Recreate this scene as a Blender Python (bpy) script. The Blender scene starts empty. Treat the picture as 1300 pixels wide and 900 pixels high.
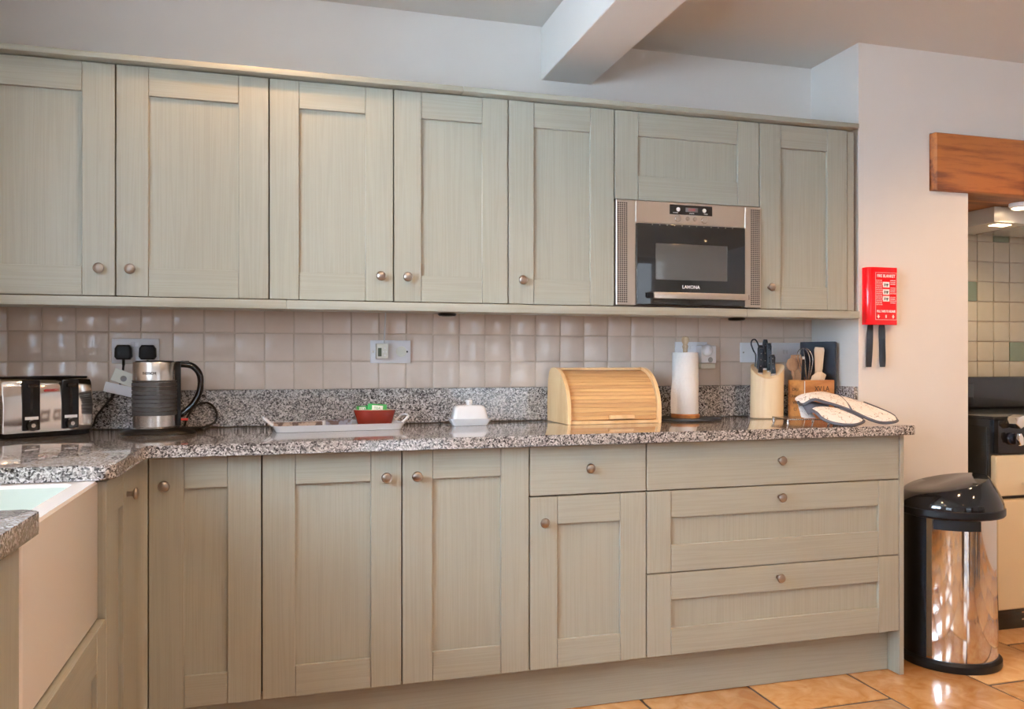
import bpy, bmesh, math, random
from mathutils import Vector, Matrix
random.seed(7)
R = math.radians
SC = bpy.context.scene
C = SC.collection

# ------------------------------------------------------------------ camera, world, lights, exposure
cam_d = bpy.data.cameras.new('camera'); cam = bpy.data.objects.new('camera', cam_d); C.objects.link(cam)
cam.location = (0, 0, 1.14)
cam.rotation_euler = (R(90), 0, -math.atan(.285))
cam_d.sensor_width = 36; cam_d.lens = 36 * 1035 / 1300; cam_d.shift_y = 8 / 1300
cam_d.clip_start = .02
SC.camera = cam
SC.view_settings.view_transform = 'Standard'; SC.view_settings.look = 'None'
SC.view_settings.gamma = 1; SC.view_settings.use_curve_mapping = False
SC.view_settings.exposure = 0.13

w = bpy.data.worlds.new('world'); SC.world = w; w.use_nodes = True
bg = w.node_tree.nodes['Background']; bg.inputs[0].default_value = (.72, .85, 1, 1); bg.inputs[1].default_value = 3.2

def area(name, loc, rot, sx, sy, power, col, spread=180):
    d = bpy.data.lights.new(name, 'AREA'); d.shape = 'RECTANGLE'; d.size = sx; d.size_y = sy
    d.energy = power; d.color = col; d.spread = R(spread)
    o = bpy.data.objects.new(name, d); C.objects.link(o); o.location = loc; o.rotation_euler = rot
    return o
# daylight through the window over the sink and the garden doors behind the camera
area('daylight_sink_window', (-1.22, 1.15, 1.63), (0, R(-90), 0), 1.0, 1.3, 470, (.58, .78, 1), 98)
area('added_side_daylight', (-1.22, -1.25, 1.68), (0, R(-90), 0), 1.1, 1.6, 38, (.70, .85, 1))  # extra daylight added at an unseen side window, also brightening tile reflections
area('daylight_garden_door', (2.2, -2.75, 1.15), (R(90), 0, 0), 1.0, 2.1, 3, (1, .86, .70))
CEIL = 2.455
LAMPS = [(-.05, 2.42, CEIL, 4.6), (-.1, .6, CEIL, 7), (.55, 1.5, CEIL, 9), (2.0, 1.35, 2.41, 11), (2.9, 1.9, 2.41, 9), (3.1, .4, 2.41, 9), (1.7, -.6, 2.41, 9)]

# ------------------------------------------------------------------ materials
def newmat(name):
    m = bpy.data.materials.new(name); m.use_nodes = True
    nt = m.node_tree; return m, nt, nt.nodes['Principled BSDF']
def N(nt, t, **kw):
    n = nt.nodes.new(t)
    for k, v in kw.items(): setattr(n, k, v)
    return n
def simple(name, col, rough=.5, metal=0, coat=0, bump=0, bscale=60, var=0, **kw):
    m, nt, b = newmat(name)
    b.inputs['Base Color'].default_value = (*col, 1); b.inputs['Roughness'].default_value = rough
    b.inputs['Metallic'].default_value = metal; b.inputs['Coat Weight'].default_value = coat
    for k, v in kw.items(): b.inputs[k].default_value = v
    tc = N(nt, 'ShaderNodeTexCoord'); nz = N(nt, 'ShaderNodeTexNoise')
    nt.links.new(tc.outputs['Object'], nz.inputs['Vector'])
    nz.inputs['Scale'].default_value = bscale; nz.inputs['Detail'].default_value = 4
    if var:
        mx = N(nt, 'ShaderNodeMix', data_type='RGBA'); nt.links.new(nz.outputs['Fac'], mx.inputs[0])
        mx.inputs[6].default_value = (*[c * (1 - var) for c in col], 1); mx.inputs[7].default_value = (*[min(1, c * (1 + var)) for c in col], 1)
        nt.links.new(mx.outputs[2], b.inputs['Base Color'])
    if bump:
        bp = N(nt, 'ShaderNodeBump'); bp.inputs['Strength'].default_value = bump; bp.inputs['Distance'].default_value = .002
        nt.links.new(nz.outputs['Fac'], bp.inputs['Height']); nt.links.new(bp.outputs[0], b.inputs['Normal'])
    return m
def grain(name, c1, c2, scale, rough=.5, bump=.3, wave=8, dist=.0015, coat=0, noise_amt=3.0):
    """painted or bare timber, grain along the axis whose scale is small"""
    m, nt, b = newmat(name)
    tc = N(nt, 'ShaderNodeTexCoord'); oi = N(nt, 'ShaderNodeObjectInfo')
    ml = N(nt, 'ShaderNodeMath', operation='MULTIPLY'); nt.links.new(oi.outputs['Random'], ml.inputs[0]); ml.inputs[1].default_value = 37
    ad = N(nt, 'ShaderNodeVectorMath', operation='ADD'); nt.links.new(tc.outputs['Object'], ad.inputs[0]); nt.links.new(ml.outputs[0], ad.inputs[1])
    mp = N(nt, 'ShaderNodeMapping'); mp.inputs['Scale'].default_value = scale; nt.links.new(ad.outputs[0], mp.inputs[0])
    n1 = N(nt, 'ShaderNodeTexNoise'); n1.inputs['Scale'].default_value = 1; n1.inputs['Detail'].default_value = 6; n1.inputs['Roughness'].default_value = .7
    nt.links.new(mp.outputs[0], n1.inputs['Vector'])
    mp2 = N(nt, 'ShaderNodeMapping'); mp2.inputs['Scale'].default_value = [s * .12 for s in scale]; nt.links.new(ad.outputs[0], mp2.inputs[0])
    n2 = N(nt, 'ShaderNodeTexNoise'); n2.inputs['Scale'].default_value = 1; n2.inputs['Detail'].default_value = 2; n2.inputs['Distortion'].default_value = .6
    nt.links.new(mp2.outputs[0], n2.inputs['Vector'])
    mm = N(nt, 'ShaderNodeMath', operation='MULTIPLY'); nt.links.new(n2.outputs['Fac'], mm.inputs[0]); mm.inputs[1].default_value = wave * noise_amt
    sn = N(nt, 'ShaderNodeMath', operation='SINE'); nt.links.new(mm.outputs[0], sn.inputs[0])
    m2 = N(nt, 'ShaderNodeMath', operation='MULTIPLY_ADD'); nt.links.new(sn.outputs[0], m2.inputs[0]); m2.inputs[1].default_value = .16; nt.links.new(n1.outputs['Fac'], m2.inputs[2])
    rp = N(nt, 'ShaderNodeValToRGB'); rp.color_ramp.elements[0].position = .3; rp.color_ramp.elements[1].position = .62
    rp.color_ramp.elements[0].color = (*c1, 1); rp.color_ramp.elements[1].color = (*c2, 1)
    nt.links.new(m2.outputs[0], rp.inputs[0]); nt.links.new(rp.outputs[0], b.inputs['Base Color'])
    bp = N(nt, 'ShaderNodeBump'); bp.inputs['Strength'].default_value = bump; bp.inputs['Distance'].default_value = dist
    nt.links.new(m2.outputs[0], bp.inputs['Height']); nt.links.new(bp.outputs[0], b.inputs['Normal'])
    b.inputs['Roughness'].default_value = rough; b.inputs['Coat Weight'].default_value = coat
    return m

SAGE1, SAGE2 = (.352, .338, .268), (.380, .366, .294)
paintV = grain('sage_paint_vertical', SAGE1, SAGE2, (320, 320, 6), .42, .16, wave=14)
paintH = grain('sage_paint_horizontal', SAGE1, SAGE2, (6, 320, 320), .42, .16, wave=14)
paintP = simple('sage_paint_plain', (.36, .35, .28), .45, bump=.1, bscale=200)
dark_gap = simple('carcass_shadow_grey', (.03, .027, .022), .8)
wallm = simple('white_wall_paint', (.80, .76, .71), .75, bump=.25, bscale=9, var=.02)
ceilm = simple('ceiling_paint', (.70, .66, .60), .85, bump=.15, bscale=12)
pewter = simple('brushed_pewter', (.36, .31, .27), .30, 1, bump=.15, bscale=300)
steel = simple('brushed_steel', (.68, .64, .60), .25, 1, bump=.05, bscale=200)
steel_w = simple('microwave_steel', (.62, .55, .48), .34, 1, bump=.05, bscale=200)
mirror = simple('polished_steel', (.74, .70, .66), .07, 1)
chrome = simple('chrome', (.85, .85, .85), .06, 1)
blackp = simple('black_plastic', (.008, .008, .009), .38, **{'Specular IOR Level': .22})
blackg = simple('black_gloss_plastic', (.006, .006, .007), .08, coat=.2)
blackm = simple('black_enamel', (.014, .013, .012), .22, coat=.3)
greyrub = simple('grey_rubber_sleeve', (.055, .05, .045), .55)
whitep = simple('white_plastic', (.90, .89, .91), .3)
creamp = simple('cream_plastic', (.78, .76, .66), .35)
ceramic = simple('white_ceramic', (.84, .86, .88), .12, coat=.6)
sinkm = simple('fireclay_sink', (.74, .68, .62), .22, coat=.35)
sinkin = simple('sink_inside_reflected_green', (.64, .68, .60), .2, coat=.35)  # green cast reflected in the basin is put into this colour
whiteenam = simple('white_enamel_tray', (.80, .80, .80), .2, coat=.3)
redbox = simple('red_gloss_plastic', (.74, .000, .004), .18, coat=.4)
blackcloth = simple('black_webbing', (.02, .02, .022), .85, bump=.5, bscale=400)
paperm = simple('paper_towel', (.84, .82, .79), .95, bump=1.0, bscale=230)
whiteprint = simple('white_print', (.9, .88, .85), .5)
blackprint = simple('black_print', (.03, .02, .015), .6)
redprint = simple('red_print', (.5, .02, .02), .5)
slate = simple('dark_slate', (.022, .023, .026), .6, bump=.4, bscale=60)
darkboard = simple('black_board', (.02, .024, .032), .3, bump=.1, bscale=40)
greybind = simple('grey_cotton_binding', (.11, .115, .14), .85, bump=.4, bscale=300)
redceram = simple('red_brown_glaze', (.22, .018, .008), .25, coat=.4, var=.3, bscale=20)
creamgl = simple('cream_glaze', (.72, .62, .48), .3, coat=.3)
greenpk = simple('green_packet', (.01, .30, .05), .4)
creamen = simple('cream_enamel', (.74, .60, .38), .22, coat=.35)
hoodw = simple('extractor_silver_white', (.62, .60, .56), .35, metal=.2)
oakm = grain('orange_oak_beam', (.17, .038, .007), (.42, .125, .022), (5, 60, 60), .45, .4, coat=.15)
pine = grain('bamboo_sides', (.70, .42, .19), (.80, .53, .27), (30, 30, 6), .42, .1, coat=.1)
bamboo = grain('bamboo_slats', (.53, .28, .11), (.68, .39, .16), (7, 120, 120), .4, .12, coat=.1)
beech = grain('pale_beech', (.72, .50, .28), (.82, .62, .38), (40, 40, 4), .45, .08)
spoonw = grain('spoon_wood', (.50, .34, .20), (.66, .50, .34), (60, 60, 8), .6, .15)
spoond = grain('dark_spoon_wood', (.20, .09, .04), (.34, .17, .08), (60, 60, 8), .6, .15)
crate = grain('crate_wood', (.34, .12, .028), (.52, .21, .055), (9, 60, 60), .5, .3)
cabl_b = simple('black_cable', (.01, .01, .01), .5)
cabl_w = simple('white_cable', (.72, .70, .68), .5)
glassm, _nt, _b = newmat('window_glass'); _b.inputs['Transmission Weight'].default_value = 1; _b.inputs['Roughness'].default_value = 0; _b.inputs['IOR'].default_value = 1.02
lensm, _nt, _b = newmat('lamp_lens'); _b.inputs['Emission Color'].default_value = (1, .72, .42, 1); _b.inputs['Emission Strength'].default_value = 14
lcdm = simple('lcd_green_grey', (.12, .15, .10), .2)
ovenglass = simple('oven_black_glass', (.012, .011, .010), .06, coat=.4)
ovenwin = simple('oven_window_mesh', (.085, .078, .066), .16, coat=.4)

def granite():
    m, nt, b = newmat('speckled_granite')
    tc = N(nt, 'ShaderNodeTexCoord')
    nz = N(nt, 'ShaderNodeTexNoise'); nz.inputs['Scale'].default_value = 90; nz.inputs['Detail'].default_value = 2
    nt.links.new(tc.outputs['Object'], nz.inputs['Vector'])
    mx = N(nt, 'ShaderNodeVectorMath', operation='MULTIPLY_ADD'); nt.links.new(nz.outputs['Color'], mx.inputs[0]); mx.inputs[1].default_value = (.012,) * 3
    nt.links.new(tc.outputs['Object'], mx.inputs[2])
    v = N(nt, 'ShaderNodeTexVoronoi'); v.inputs['Scale'].default_value = 250; nt.links.new(mx.outputs[0], v.inputs['Vector'])
    sp = N(nt, 'ShaderNodeSeparateColor'); nt.links.new(v.outputs['Color'], sp.inputs[0])
    n2 = N(nt, 'ShaderNodeTexNoise'); n2.inputs['Scale'].default_value = 28; nt.links.new(tc.outputs['Object'], n2.inputs['Vector'])
    ma = N(nt, 'ShaderNodeMath', operation='MULTIPLY_ADD'); nt.links.new(n2.outputs['Fac'], ma.inputs[0]); ma.inputs[1].default_value = .5
    sb = N(nt, 'ShaderNodeMath', operation='SUBTRACT'); nt.links.new(sp.outputs[0], sb.inputs[0]); sb.inputs[1].default_value = .25
    nt.links.new(sb.outputs[0], ma.inputs[2])
    rp = N(nt, 'ShaderNodeValToRGB'); cr = rp.color_ramp; cr.interpolation = 'CONSTANT'
    cols = [(0, (.03, .028, .027)), (.14, (.09, .082, .078)), (.28, (.20, .185, .17)), (.44, (.33, .30, .28)), (.62, (.48, .44, .41)), (.82, (.64, .60, .57))]
    cr.elements[0].color = (*cols[0][1], 1); cr.elements[1].position = cols[1][0]; cr.elements[1].color = (*cols[1][1], 1)
    for p, c in cols[2:]:
        e = cr.elements.new(p); e.color = (*c, 1)
    nt.links.new(ma.outputs[0], rp.inputs[0]); nt.links.new(rp.outputs[0], b.inputs['Base Color'])
    b.inputs['Roughness'].default_value = .09; b.inputs['Coat Weight'].default_value = .5; b.inputs['Coat Roughness'].default_value = .04
    return m
granm = granite()

def tilemat(name, c1, c2, scale=14, bump=.5, rough=.13, dist=.004, mott=30, con=1):
    m, nt, b = newmat(name)
    tc = N(nt, 'ShaderNodeTexCoord'); oi = N(nt, 'ShaderNodeObjectInfo')
    ml = N(nt, 'ShaderNodeMath', operation='MULTIPLY'); nt.links.new(oi.outputs['Random'], ml.inputs[0]); ml.inputs[1].default_value = 53
    ad = N(nt, 'ShaderNodeVectorMath', operation='ADD'); nt.links.new(tc.outputs['Object'], ad.inputs[0]); nt.links.new(ml.outputs[0], ad.inputs[1])
    nz = N(nt, 'ShaderNodeTexNoise'); nz.inputs['Scale'].default_value = scale; nz.inputs['Detail'].default_value = 1.5
    nt.links.new(ad.outputs[0], nz.inputs['Vector'])
    n2 = N(nt, 'ShaderNodeTexNoise'); n2.inputs['Scale'].default_value = mott; n2.inputs['Detail'].default_value = 5; nt.links.new(ad.outputs[0], n2.inputs['Vector'])
    a2 = N(nt, 'ShaderNodeMath', operation='ADD'); nt.links.new(n2.outputs['Fac'], a2.inputs[0]); nt.links.new(oi.outputs['Random'], a2.inputs[1])
    a3 = N(nt, 'ShaderNodeMath', operation='MULTIPLY'); nt.links.new(a2.outputs[0], a3.inputs[0]); a3.inputs[1].default_value = .5
    if con != 1:
        a3.operation = 'MULTIPLY_ADD'; a3.inputs[1].default_value = .5 * con; a3.inputs[2].default_value = .5 - .5 * con; a3.use_clamp = True; n2.inputs['Distortion'].default_value = 1.2; oi_s = N(nt, 'ShaderNodeMath', operation='MULTIPLY_ADD'); nt.links.new(oi.outputs['Random'], oi_s.inputs[0]); oi_s.inputs[1].default_value = .3; oi_s.inputs[2].default_value = .35; nt.links.new(oi_s.outputs[0], a2.inputs[1])
    rp = N(nt, 'ShaderNodeMix', data_type='RGBA'); nt.links.new(a3.outputs[0], rp.inputs[0]); rp.inputs[6].default_value = (*c1, 1); rp.inputs[7].default_value = (*c2, 1)
    nt.links.new(rp.outputs[2], b.inputs['Base Color'])
    bp = N(nt, 'ShaderNodeBump'); bp.inputs['Strength'].default_value = bump; bp.inputs['Distance'].default_value = dist
    nt.links.new(nz.outputs['Fac'], bp.inputs['Height']); nt.links.new(bp.outputs[0], b.inputs['Normal'])
    b.inputs['Roughness'].default_value = rough; b.inputs['Coat Weight'].default_value = .4; b.inputs['Coat Roughness'].default_value = .05
    return m
walltile = tilemat('glazed_cream_tile', (.70, .55, .44), (.80, .66, .56), bump=.75, scale=17)
alcovetile = tilemat('alcove_cream_tile', (.50, .44, .32), (.60, .54, .42), rough=.3)
greentile = tilemat('alcove_green_tile', (.20, .25, .17), (.25, .31, .22), rough=.3)
floortile = tilemat('honed_travertine', (.46, .20, .055), (.70, .42, .19), scale=7, bump=.25, rough=.22, dist=.003, mott=13, con=3.2)
grout = simple('cream_grout', (.62, .49, .38), .9, bump=.3, bscale=200)
dgrout = simple('brown_grout', (.07, .045, .028), .95, bump=.3, bscale=200)
def pattern(name, base, ink, scale, thr, rough=.9):
    m, nt, b = newmat(name)
    tc = N(nt, 'ShaderNodeTexCoord'); nz = N(nt, 'ShaderNodeTexNoise'); nz.inputs['Scale'].default_value = scale; nz.inputs['Detail'].default_value = 3
    nt.links.new(tc.outputs['Object'], nz.inputs['Vector'])
    sb = N(nt, 'ShaderNodeMath', operation='SUBTRACT'); nt.links.new(nz.outputs['Fac'], sb.inputs[0]); sb.inputs[1].default_value = .5
    ab = N(nt, 'ShaderNodeMath', operation='ABSOLUTE'); nt.links.new(sb.outputs[0], ab.inputs[0])
    rp = N(nt, 'ShaderNodeValToRGB'); rp.color_ramp.elements[0].color = (*ink, 1); rp.color_ramp.elements[1].color = (*base, 1)
    rp.color_ramp.elements[0].position = thr * .4; rp.color_ramp.elements[1].position = thr
    nt.links.new(ab.outputs[0], rp.inputs[0]); nt.links.new(rp.outputs[0], b.inputs['Base Color']); b.inputs['Roughness'].default_value = rough
    n3 = N(nt, 'ShaderNodeTexNoise'); n3.inputs['Scale'].default_value = 45; nt.links.new(tc.outputs['Object'], n3.inputs['Vector'])
    bp = N(nt, 'ShaderNodeBump'); bp.inputs['Strength'].default_value = .6; bp.inputs['Distance'].default_value = .004
    nt.links.new(n3.outputs['Fac'], bp.inputs['Height']); nt.links.new(bp.outputs[0], b.inputs['Normal'])
    return m
glovecloth = pattern('printed_white_cotton', (.84, .80, .77), (.30, .22, .17), 30, .011)
trayprint = pattern('tray_photo_print', (.42, .33, .27), (.08, .07, .07), 22, .10, .3)

# ------------------------------------------------------------------ mesh helpers
class B:
    def __init__(s): s.b = bmesh.new()
    def box(s, x0, x1, y0, y1, z0, z1, bev=0, seg=2, M=None):
        g = bmesh.ops.create_cube(s.b, size=1); vs = g['verts']
        for v in vs: v.co = Vector((x0 + (v.co.x + .5) * (x1 - x0), y0 + (v.co.y + .5) * (y1 - y0), z0 + (v.co.z + .5) * (z1 - z0)))
        if bev:
            es = list({e for v in vs for e in v.link_edges})
            r = bmesh.ops.bevel(s.b, geom=es, offset=bev, segments=seg, profile=.6, affect='EDGES')
            vs = list({v for f in r['faces'] for v in f.verts} | {v for v in vs if v.is_valid})
        if M is not None:
            for v in vs: v.co = M @ v.co
        return s
    def ring(s, pts): return [s.b.verts.new(p) for p in pts]
    def bridge(s, a, c, closed=True):
        n = len(a)
        for i in range(n if closed else n - 1):
            j = (i + 1) % n
            try: s.b.faces.new((a[i], a[j], c[j], c[i]))
            except ValueError: pass
    def loft(s, rings, closed=True, cap0=True, cap1=True):
        rs = [s.ring(r) for r in rings]
        for a, c in zip(rs, rs[1:]): s.bridge(a, c, closed)
        if cap0 and closed: s.b.faces.new(rs[0][::-1])
        if cap1 and closed: s.b.faces.new(rs[-1])
        return s
    def lathe(s, prof, cx=0, cy=0, seg=32, axis='z', M=None, sx=1, sy=1, cap0=True, cap1=True):
        rings = []
        for r, h in prof:
            p = []
            for i in range(seg):
                a = 2 * math.pi * i / seg
                u, v = r * math.cos(a), r * math.sin(a)
                q = Vector((cx + u * sx, cy + v * sy, h)) if axis == 'z' else (Vector((cx + u, h, cy - v)) if axis == 'y' else Vector((h, cx + u, cy + v)))
                p.append(M @ q if M is not None else q)
            rings.append(p)
        return s.loft(rings, cap0=cap0, cap1=cap1)
    def tube(s, pts, r, seg=8, caps=True, ry=None):
        pts = [Vector(p) for p in pts]; rings = []; up = None
        for i, p in enumerate(pts):
            t = (pts[min(i + 1, len(pts) - 1)] - pts[max(i - 1, 0)]).normalized()
            if up is None:
                up = Vector((0, 0, 1)) if abs(t.z) < .9 else Vector((0, 1, 0))
            a = t.cross(up)
            if a.length < 1e-4: a = t.cross(Vector((1, 0, 0)))
            a.normalize(); up = a.cross(t).normalized()
            rr = r[i] if isinstance(r, (list, tuple)) else r
            rz = rr if ry is None else ry
            rings.append([p + a * rr * math.cos(2 * math.pi * k / seg) + up * rz * math.sin(2 * math.pi * k / seg) for k in range(seg)])
        return s.loft(rings, cap0=caps, cap1=caps)
    def prism(s, poly, d0, d1, axis='z', bev=0, seg=2, M=None):
        def P(u, v, d):
            return Vector((u, v, d)) if axis == 'z' else (Vector((u, d, v)) if axis == 'y' else Vector((d, u, v)))
        a = s.ring([P(u, v, d0) for u, v in poly]); c = s.ring([P(u, v, d1) for u, v in poly])
        s.bridge(a, c); f0 = s.b.faces.new(a[::-1]); f1 = s.b.faces.new(c)
        vs = set(a) | set(c)
        if bev:
            es = list(set(f0.edges) | set(f1.edges))
            r = bmesh.ops.bevel(s.b, geom=es, offset=bev, segments=seg, profile=.5, affect='EDGES')
            vs = {v for f in r['faces'] for v in f.verts} | {v for v in vs if v.is_valid}
        if M is not None:
            for v in vs: v.co = M @ v.co
        return s
    def mesh(s, name, mat, ang=35):
        bmesh.ops.recalc_face_normals(s.b, faces=s.b.faces)
        me = bpy.data.meshes.new(name); s.b.to_mesh(me); s.b.free()
        me.shade_smooth(); me.set_sharp_from_angle(angle=R(ang))
        for m in (mat if isinstance(mat, (list, tuple)) else [mat]): me.materials.append(m)
        return me
    def build(s, name, mat, parent=None, loc=(0, 0, 0), rot=(0, 0, 0), ang=35):
        o = bpy.data.objects.new(name, s.mesh(name, mat, ang)); C.objects.link(o)
        o.location = loc; o.rotation_euler = rot
        if parent: o.parent = parent
        return o
def smooth(pts, n=6):
    """Catmull-Rom"""
    pts = [Vector(p) for p in pts]; out = []
    for i in range(len(pts) - 1):
        p0, p1, p2, p3 = pts[max(i - 1, 0)], pts[i], pts[i + 1], pts[min(i + 2, len(pts) - 1)]
        for k in range(n):
            t = k / n
            out.append(.5 * ((2 * p1) + (p2 - p0) * t + (2 * p0 - 5 * p1 + 4 * p2 - p3) * t * t + (3 * p1 - p0 - 3 * p2 + p3) * t ** 3))
    out.append(pts[-1]); return out
def tag(o, label, cat, group=None, kind=None):
    o['label'] = label; o['category'] = cat
    if group: o['group'] = group
    if kind: o['kind'] = kind
    return o
def thing(name, label, cat, loc=(0, 0, 0), rz=0, group=None):
    o = bpy.data.objects.new(name, None); C.objects.link(o); o.empty_display_size = .05
    o.location = loc; o.rotation_euler = (0, 0, rz); return tag(o, label, cat, group)
def struct(o): o['kind'] = 'structure'; return o
def inst(name, me, parent, loc=(0, 0, 0), rot=(0, 0, 0), scale=None):
    o = bpy.data.objects.new(name, me); C.objects.link(o); o.location = loc; o.rotation_euler = rot
    if scale: o.scale = scale
    if parent: o.parent = parent
    return o
def text(body, size, mat, parent, loc, rot=(R(90), 0, 0), name='lettering', ext=.0003, sx=1, align='CENTER', bold=0):
    cu = bpy.data.curves.new(name, 'FONT'); cu.body = body; cu.size = size; cu.extrude = ext; cu.align_x = align; cu.align_y = 'CENTER'; cu.offset = bold; cu.resolution_u = 3
    t = bpy.data.objects.new('tmp', cu); C.objects.link(t)
    bpy.context.view_layer.update()
    me = bpy.data.meshes.new_from_object(t.evaluated_get(bpy.context.evaluated_depsgraph_get()))
    bpy.data.objects.remove(t); me.name = name; me.materials.clear(); me.materials.append(mat)
    for v in me.vertices: v.co.x *= sx
    return inst(name, me, parent, loc, rot)
def arc(cx, cy, r, a0, a1, n): return [(cx + r * math.cos(R(a0 + (a1 - a0) * i / n)), cy + r * math.sin(R(a0 + (a1 - a0) * i / n))) for i in range(n + 1)]

# ------------------------------------------------------------------ the room
YB = 3.055; YT = 3.046     # plastered back wall, tile faces
XR = 2.222; YC = 2.75      # return wall, chimney wall
wb = struct(B().box(-1.0, XR, YB, YB + .15, 0, 2.62).build('wall_back', wallm))
g = B().box(-.998, XR, YT + .0022, YB, 1.037, 1.345).build('grout', grout, wb)
def tilemesh(w, h, d, name, bev=.0025):
    return B().box(-w / 2, w / 2, 0, d, -h / 2, h / 2, bev).mesh(name, walltile)
tm = [tilemesh(.0975, .0975, .010, 'tile') for _ in range(1)]
for r in range(3):
    for k in range(33):
        x = -.966 + .1015 * k - .05
        x0 = max(x - .049, -.999); x1 = min(x + .049, XR - .002)
        if x1 - x0 < .02: continue
        sc = (x1 - x0) / .098
        zc = 1.0865 + .1015 * r
        o = inst('tile', tm[0], wb, ((x0 + x1) / 2 + random.uniform(-.0006, .0006), YT + random.uniform(-.0009, .0009), zc + random.uniform(-.0006, .0006)), (R(random.uniform(-.7, .7)), R(random.uniform(-.4, .4)), R(random.uniform(-.8, .8))), (sc, 1, 1))

lw = B()
lw.box(-1.2, -1.0, -2.5, -2.05, 0, 2.62).box(-1.2, -1.0, -.45, .45, 0, 2.62).box(-1.2, -1.0, -2.05, -.45, 0, 1.13).box(-1.2, -1.0, -2.05, -.45, 2.2, 2.62).box(-1.2, -1.0, 1.85, 3.2, 0, 2.62).box(-1.2, -1.0, .45, 1.85, 0, 1.13).box(-1.2, -1.0, .45, 1.85, 2.13, 2.62)
struct(lw.build('wall_left', wallm))
wn = B()
for a in [(.45, .50), (1.80, 1.85), (1.13, 1.17)]: wn.box(-1.12, -1.06, a[0], a[1], 1.13, 2.13, .003)
for a in [(1.13, 1.18), (2.08, 2.13)]: wn.box(-1.121, -1.059, .45, 1.85, a[0], a[1], .003)
w1 = struct(wn.build('window_1', whitep))
for a in [(.50, 1.13), (1.17, 1.80)]: B().box(-1.092, -1.088, a[0], a[1], 1.18, 2.08).build('pane', glassm, w1)
w2n = B()
for a in [(-2.05, -1.99), (-.51, -.45), (-1.27, -1.23)]: w2n.box(-1.12, -1.06, a[0], a[1], 1.13, 2.2, .003)
for a in [(1.13, 1.19), (2.14, 2.2)]: w2n.box(-1.121, -1.059, -2.05, -.45, a[0], a[1], .003)
w2 = struct(w2n.build('added_window_2', whitep))  # unseen second window, added to carry the extra side daylight
for a in [(-1.99, -1.27), (-1.23, -.51)]: B().box(-1.092, -1.088, a[0], a[1], 1.19, 2.14).build('pane', glassm, w2)
# front (behind the camera) with garden doors
fw = B(); fw.box(-1.2, 1.7, -2.6, -2.45, 0, 2.62).box(2.7, 4.3, -2.6, -2.45, 0, 2.62).box(1.7, 2.7, -2.6, -2.45, 2.2, 2.62)
struct(fw.build('wall_front', wallm))
dn = B()
for x in [1.7, 2.63]: dn.box(x, x + .07, -2.56, -2.50, .0, 2.2, .003)
dn.box(1.7, 2.7, -2.561, -2.499, 2.13, 2.2, .003).box(1.7, 2.7, -2.561, -2.499, 0, .12, .003)
d1 = struct(dn.build('door_1', whitep))
for a in [(1.77, 2.63)]: B().box(a[0], a[1], -2.532, -2.528, .12, 2.13).build('pane', glassm, d1)
struct(B().box(4.2, 4.3, -2.5, 3.45, 0, 2.62).build('wall_right', wallm))
# chimney breast with the range alcove
cb = B()
cb.box(XR, 2.762, YC, 3.45, 0, 1.838).box(XR, 2.566, YC, 3.45, 1.838, 2.075).box(XR, 4.2, YC, 3.45, 2.075, 2.62)
cb.box(2.566, 2.762, 3.12, 3.45, 1.838, 2.075).box(4.0, 4.2, YC, 3.45, 0, 1.838).box(2.762, 4.0, 3.12, 3.45, 1.9, 2.075)
struct(cb.build('wall_chimney', wallm))
struct(B().box(2.762, 4.0, 3.309, 3.45, 0, 1.9).build('wall_alcove', grout))
wa = bpy.data.objects['wall_alcove']
tg = B().box(-.0485, .0485, 0, .010, -.0485, .0485, .0025).mesh('tile', alcovetile)
tgg = B().box(-.0485, .0485, 0, .010, -.0485, .0485, .0025).mesh('green_tile', greentile)
GREEN = {(7, 8), (5, 5), (8, 2), (11, 6), (9, 4)}
for i in range(12):
    for j in range(10):
        x = 2.815 + .1015 * i; zc = .986 + .1005 * (j) - .0
        isg = (i, j) in GREEN
        o = inst('green_tile' if isg else 'tile', tgg if isg else tg, wa, (x, 3.30 + random.uniform(-.0008, .0008), zc), (R(random.uniform(-.6, .6)), 0, R(random.uniform(-.6, .6))))
struct(B().box(-1.0, 1.1, -2.5, YB, CEIL, 2.62).box(1.1, 4.2, -2.5, YB + .01, 2.41, 2.62).build('ceiling', ceilm))
struct(B().box(.988, 1.199, -2.45, YB - .001, 2.244, 2.45, .003, 1).build('ceiling_beam', wallm))
fl = struct(B().box(-1.0, 4.2, -2.5, 3.45, -.08, -.004).build('floor', dgrout))
ftm = B().box(-.1995, .1995, -.2985, .2985, -.012, 0, .003).mesh('tile', floortile)
for i in range(-5, 7):
    xc = 1.58 + .205 + .41 * i
    off = 0 if i % 2 == 0 else .305
    if xc < -.85: continue
    for j in range(-8, 3):
        yc = 2.30 + .305 + .61 * j + off
        if yc > 3.4 or yc < -2.3: continue
        if yc > 2.85 and xc < 2.1: continue
        if xc < -.55 and yc > 0: continue
        inst('tile', ftm, fl, (xc, yc, random.uniform(-.0006, 0)), (0, 0, random.choice([0, math.pi])))

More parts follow.
